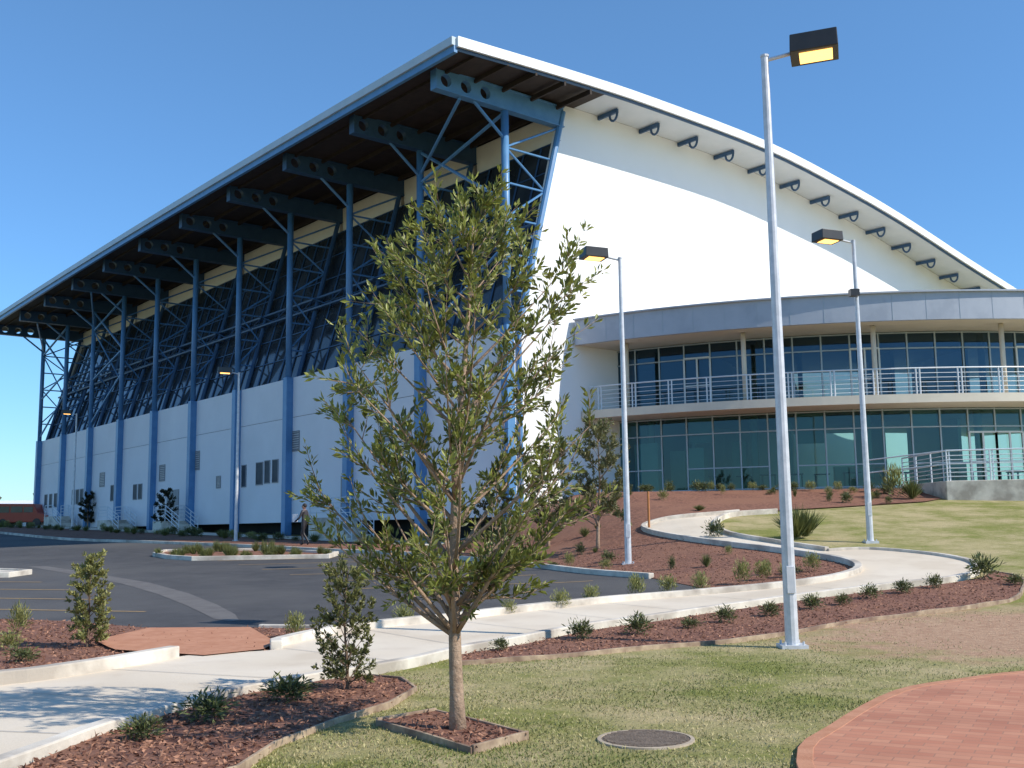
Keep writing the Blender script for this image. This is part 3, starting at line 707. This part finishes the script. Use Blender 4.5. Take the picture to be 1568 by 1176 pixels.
for x,y,w,hh in [(-7.6,16.8,.45,.45),(-3.2,15.9,.42,.4),(-1.75,17.4,.4,.36),(-1.0,18.,.3,.3),(-.1,18.5,.3,.26),(.8,19.4,.38,.34),(1.4,20.2,.38,.34),(2.3,20.9,.44,.44),(3.0,21.3,.4,.4),(3.6,21.4,.42,.42),(4.7,22.5,.42,.46),(5.2,22.9,.42,.46),(5.7,23.,.34,.34),(6.4,23.6,.4,.4),(-6.9,15.,.45,.28)]:
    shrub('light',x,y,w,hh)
rs=random.Random(4)
k=0
while k<52:
    x=rs.uniform(-3,14);y=rs.uniform(23,42)
    if inpoly(x,y,BED_R) and math.hypot(x-CX,y-CY)>25.2:
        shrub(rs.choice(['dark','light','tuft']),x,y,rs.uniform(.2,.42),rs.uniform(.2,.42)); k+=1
for i in range(26):
    t=-33+i*1.25+rs.uniform(-.4,.4); q=rp(25.6+rs.uniform(-.5,.6),t,0)
    if q[0]<15.2: shrub(rs.choice(['dark','light','dark']),q[0],q[1],rs.uniform(.3,.55),rs.uniform(.25,.48))
shrub('tuft',7.6,29.3,.9,1.0); shrub('tuft',7.9,29.5,.9,.8); shrub('light',13.8,39,.8,1.2); shrub('tuft',14.2,38.6,.7,.9); shrub('dark',5.6,30.2,.6,.5)
for i in range(60):
    x=rs.uniform(-13,-6.3);y=rs.uniform(36.,41)
    if inpoly(x,y,ISL): shrub('tuft',x,y,.35,rs.uniform(.25,.6))
for i in range(60):
    t=rs.random(); q=P(-3.2-rs.random()*1.2,2+t*58,0); shrub(rs.choice(['tuft','light','dark']),q[0],q[1],rs.uniform(.35,.7),rs.uniform(.3,.6))
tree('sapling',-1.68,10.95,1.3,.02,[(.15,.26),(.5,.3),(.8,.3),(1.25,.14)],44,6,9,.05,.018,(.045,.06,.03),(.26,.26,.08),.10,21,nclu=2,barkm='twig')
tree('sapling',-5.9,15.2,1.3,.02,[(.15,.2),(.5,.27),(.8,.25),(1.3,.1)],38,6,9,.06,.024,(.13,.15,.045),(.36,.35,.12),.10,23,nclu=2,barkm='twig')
b=MB(); b.tube((4.1,33.,h(4.1,33.)),(4.1,33.,h(4.1,33.)+1.25),.035,n=6); b.obj('timber_stake',mat('stake_orange',(.5,.2,.06),(.4,.16,.05)))

def inpoly_np(x,y,poly):
    c=np.zeros(len(x),bool); n=len(poly)
    for i in range(n):
        x0,y0=poly[i];x1,y1=poly[(i+1)%n]
        if y0==y1: continue
        m_=((y0>y)!=(y1>y))&(x<(x1-x0)*(y-y0)/(y1-y0)+x0); c^=m_
    return c
hv=np.vectorize(h)
n=150000; y=5+13*rng.random(n)**1.5; x=rng.uniform(-.52,.56,n)*y+rng.uniform(-.5,.5,n)
bad=np.zeros(n,bool)
for pl in (PATH,BED_M,BED_N,BED_L,BED_R,SQ,KP,ASPH): bad|=inpoly_np(x,y,pl)
bad|=np.hypot(x-.97,y-8.4)<.37
soil=np.clip(1.3-np.hypot((x-8.6)/6.5,(y-15.2)/4.2),0,1); bad|=rng.random(n)<soil*1.1
def field(x,y): return np.sin(x*1.7+np.sin(y*1.3)*2)+np.sin(y*2.1+x*.8+1.)+.8*np.sin(x*4.3-y*3.1)+.7*np.sin(x*2.9+y*5.3)
pf_=field(x,y); bad|=(pf_>.7)&(rng.random(n)<.7)
x=x[~bad];y=y[~bad];n=len(x); z=hv(x,y)
pos=np.stack([x,y,z-.003],1); d=rng.normal(size=(n,3))*[.6,.6,.2]+[0,0,.8]; d[:,2]=abs(d[:,2])
t=np.clip((field(x,y)+rng.normal(size=n)*.9)*.28+.55,0,1)[:,None]
cols=np.array([.17,.20,.045])*(1-t)+np.array([.50,.42,.21])*t; cols*=rng.uniform(.75,1.2,(n,1))
leaves_obj('lawn_grass',pos,d,rng.uniform(.015,.04,n),rng.uniform(.006,.011,n),cols,M['blade'])
n=90000; y=6+26*rng.random(n)**1.3; x=rng.uniform(-.58,.58,n)*y
ok=np.zeros(n,bool)
for pl in (BED_M,BED_N,BED_L,BED_R,SQ): ok|=inpoly_np(x,y,pl)
for pl in (PATH,): ok&=~inpoly_np(x,y,pl)
x=x[ok];y=y[ok];n=len(x)
x=np.concatenate([x,x[:1200]+rng.normal(size=1200)*.12]); y=np.concatenate([y,y[:1200]+rng.normal(size=1200)*.12]); n=len(x)
z=hv(x,y)+.045
pos=np.stack([x,y,z],1); d=rng.normal(size=(n,3))*[1,1,.3]; d[:,2]=abs(d[:,2])
t=rng.random((n,1)); cols=np.array([.11,.042,.026])*(1-t)+np.array([.46,.24,.15])*t
leaves_obj('bark_chips',pos,d,rng.uniform(.03,.07,n),rng.uniform(.01,.025,n),cols,M['chip'])

# ---------------------------------------------------------------- person walking
def person(x,y,ang):
    T=empty('walking_person'); z=h(x,y)+.05
    R=Matrix.Translation((x,y,z))@Matrix.Rotation(ang,4,'Z')
    V=[(0,0,.95),(0,0,1.12),(0,0,1.32),(0,0,1.44),(0,0,1.5),
       (.09,.0,.9),(.1,.18,.5),(.1,.1,.08),(.1,.24,.04), (-.09,0,.9),(-.1,-.02,.5),(-.1,-.28,.12),(-.1,-.2,.03),
       (.19,0,1.4),(.24,-.08,1.14),(.23,.06,.92),(.22,.1,.84),(-.19,0,1.4),(-.24,.1,1.14),(-.2,.3,1.02),(-.17,.37,1.0)]
    Ed=[(0,1),(1,2),(2,3),(3,4),(0,5),(5,6),(6,7),(7,8),(0,9),(9,10),(10,11),(11,12),(3,13),(13,14),(14,15),(15,16),(3,17),(17,18),(18,19),(19,20)]
    rad=[(.15,.11),(.14,.1),(.17,.11),(.13,.09),(.055,.055),(.1,.1),(.06,.06),(.04,.04),(.035,.03),(.1,.1),(.06,.06),(.04,.04),(.035,.03),(.06,.06),(.045,.045),(.032,.032),(.035,.02),(.06,.06),(.045,.045),(.032,.032),(.035,.02)]
    me=bpy.data.meshes.new('body'); me.from_pydata(V,Ed,[]); o=bpy.data.objects.new('body',me); COL.objects.link(o)
    o.modifiers.new('s','SKIN'); 
    for i,r in enumerate(rad): me.skin_vertices[0].data[i].radius=r
    me.skin_vertices[0].data[0].use_root=True
    sb=o.modifiers.new('ss','SUBSURF'); sb.levels=2; sb.render_levels=2
    m,nt,bs=new_mat('clothing'); L=nt.links
    tc=N(nt,'ShaderNodeTexCoord'); sx=N(nt,'ShaderNodeSeparateXYZ'); L.new(tc.outputs['Object'],sx.inputs[0])
    r=N(nt,'ShaderNodeValToRGB'); r.color_ramp.interpolation='CONSTANT'; e=r.color_ramp.elements; e[0].color=(.02,.018,.02,1); e[1].position=.55; e[1].color=(.055,.05,.055,1)
    q=e.new(.735); q.color=(.4,.22,.15,1); mm=N(nt,'ShaderNodeMath',operation='MULTIPLY'); mm.inputs[1].default_value=.5; L.new(sx.outputs[2],mm.inputs[0]); L.new(mm.outputs[0],r.inputs[0]); L.new(r.outputs[0],bs.inputs['Base Color'])
    me.materials.append(m); o.matrix_world=R; o.parent=T
    skin=mat('skin',(.42,.24,.16)); hair=mat('hair',(.03,.02,.015))
    def blob(name,c,s,m_):
        bm=bmesh.new(); bmesh.ops.create_uvsphere(bm,u_segments=16,v_segments=12,radius=1)
        for v in bm.verts: v.co=Vector((v.co.x*s[0]+c[0],v.co.y*s[1]+c[1],v.co.z*s[2]+c[2]))
        mm=bpy.data.meshes.new(name); bm.to_mesh(mm); bm.free(); mm.materials.append(m_)
        oo=bpy.data.objects.new(name,mm); COL.objects.link(oo); oo.matrix_world=R; oo.parent=T
    blob('head',(0,.02,1.62),(.075,.095,.115),skin); blob('nose',(0,.118,1.61),(.014,.02,.02),skin); blob('hair',(0,-.012,1.655),(.085,.095,.1),hair)
    blob('ear_l',(-.076,.01,1.61),(.012,.02,.03),skin); blob('ear_r',(.076,.01,1.61),(.012,.02,.03),skin)
    b=MB(); b.box((-.19,.22,.98),(-.16,.46,1.3)); o=b.obj('folder',mat('folder_white',(.8,.8,.8)),None,bevel=.004); o.matrix_world=R; o.parent=T
person(-8.8,45.6,math.radians(70))

# ---------------------------------------------------------------- far background at left
fb=empty('distant_shed'); b=MB(); b.box((-62,108,1.8),(-46,116,4.2)); b.obj('walls',M['panel'],fb)
b=MB(); b.v=[(-62.5,107.5,4.2),(-45.5,107.5,4.2),(-45.5,116.5,4.2),(-62.5,116.5,4.2),(-62.5,112,5.1),(-45.5,112,5.1)]; b.f=[(0,1,5,4),(2,3,4,5),(1,2,5),(3,0,4)]; b.obj('roof',M['fascia'],fb)
b=MB(); 
for i in range(5): b.box((-60.5+i*3,107.94,2.2),(-58.8+i*3,107.98,3.8))
b.obj('openings',M['dark'],fb)
def van(x,y):
    T=empty('red_van'); z=h(x,y)+.02
    prof_=[(-2.2,.35),(2.2,.35),(2.25,.95),(1.5,1.1),(1.05,1.85),(-2.05,1.9),(-2.25,1.0)]
    b=MB(); n=len(prof_); b.v=[(x+p[0],y-.85,z+p[1]) for p in prof_]+[(x+p[0],y+.85,z+p[1]) for p in prof_]
    b.f=[tuple(range(n)),tuple(range(2*n-1,n-1,-1))]+[(i,n+i,n+(i+1)%n,(i+1)%n) for i in range(n)]
    b.obj('body',mat('van_red_paint',(.45,.06,.03),rough=.3),T,bevel=.06)
    b=MB(); b.box((x-1.9,y-.87,z+1.15),(x-.9,y-.855,z+1.65)); b.box((x-.75,y-.87,z+1.15),(x+.2,y-.855,z+1.65)); b.box((x+.3,y-.87,z+1.15),(x+1.05,y-.855,z+1.6)); b.obj('windows',M['fglass'],T)
    b=MB()
    for dx in (-1.4,1.4):
        for dy in (-.78,.78): b.tube((x+dx,y+dy-.1,z+.33),(x+dx,y+dy+.1,z+.33),.33,n=18)
    b.obj('wheels',M['lampdk'],T)
van(-40.6,90)
n=9000; ux=rng.uniform(-150,-40,n); uy=150+rng.normal(size=n)*4; uz=2+rng.random(n)**.7*(3.5+1.5*np.sin(ux*.3)+1.2*np.sin(ux*.9))
cols=np.array([[.04,.055,.03]])*rng.uniform(.6,1.6,(n,1))
leaves_obj('distant_trees',np.stack([ux,uy,uz],1),rng.normal(size=(n,3)),rng.uniform(.6,1.3,n),rng.uniform(.4,.9,n),cols,M['leaf'])

# ---------------------------------------------------------------- light, sky, camera
w=bpy.data.worlds.new('World'); scene.world=w; w.use_nodes=True; nt=w.node_tree
bg=nt.nodes['Background']; sk=nt.nodes.new('ShaderNodeTexSky'); sk.sky_type='NISHITA'; sk.sun_disc=False
el=math.radians(40); azs=math.atan2(.92,-.39)
sk.sun_elevation=el; sk.sun_rotation=azs; sk.air_density=1.1; sk.dust_density=0.; sk.ozone_density=4.; sk.altitude=0
hs=nt.nodes.new('ShaderNodeHueSaturation'); hs.inputs['Saturation'].default_value=1.15; hs.inputs['Value'].default_value=1.2; hs.inputs['Hue'].default_value=.5
# clear dry air: take the white haze out of the horizon band
tc=nt.nodes.new('ShaderNodeTexCoord'); sx=nt.nodes.new('ShaderNodeSeparateXYZ'); rp_=nt.nodes.new('ShaderNodeValToRGB'); mx=nt.nodes.new('ShaderNodeMix'); mx.data_type='RGBA'; mx.blend_type='MULTIPLY'; mx.inputs[0].default_value=1.
rp_.color_ramp.elements[0].position=0.; rp_.color_ramp.elements[0].color=(.42,.62,.82,1); rp_.color_ramp.elements[1].position=.45; rp_.color_ramp.elements[1].color=(1,1,1,1)
q=rp_.color_ramp.elements.new(.15); q.color=(.62,.80,.97,1)
nt.links.new(tc.outputs['Generated'],sx.inputs[0]); nt.links.new(sx.outputs[2],rp_.inputs[0])
nt.links.new(sk.outputs[0],hs.inputs['Color']); nt.links.new(hs.outputs[0],mx.inputs[6]); nt.links.new(rp_.outputs[0],mx.inputs[7]); nt.links.new(mx.outputs[2],bg.inputs[0]); bg.inputs[1].default_value=.15
ld=bpy.data.lights.new('sun','SUN'); ld.energy=5.; ld.angle=math.radians(.5); ld.color=(1,.93,.82)
lo=bpy.data.objects.new('sun',ld); COL.objects.link(lo)
ts=Vector((math.sin(azs)*math.cos(el),math.cos(azs)*math.cos(el),math.sin(el)))
lo.rotation_euler=ts.to_track_quat('Z','Y').to_euler(); lo.location=(20,-10,30)
cam=bpy.data.cameras.new('camera'); co=bpy.data.objects.new('camera',cam); COL.objects.link(co)
cam.sensor_width=36; cam.lens=1650/1568*36; cam.clip_end=6000; cam.clip_start=.1
co.matrix_world=Matrix.Translation((0,0,1.6))@Matrix.Rotation(math.radians(90)+math.atan(220/1650),4,'X')@Matrix.Rotation(math.radians(-.8),4,'Z')
scene.camera=co
scene.view_settings.view_transform='Standard'; scene.view_settings.look='None'; scene.view_settings.exposure=0
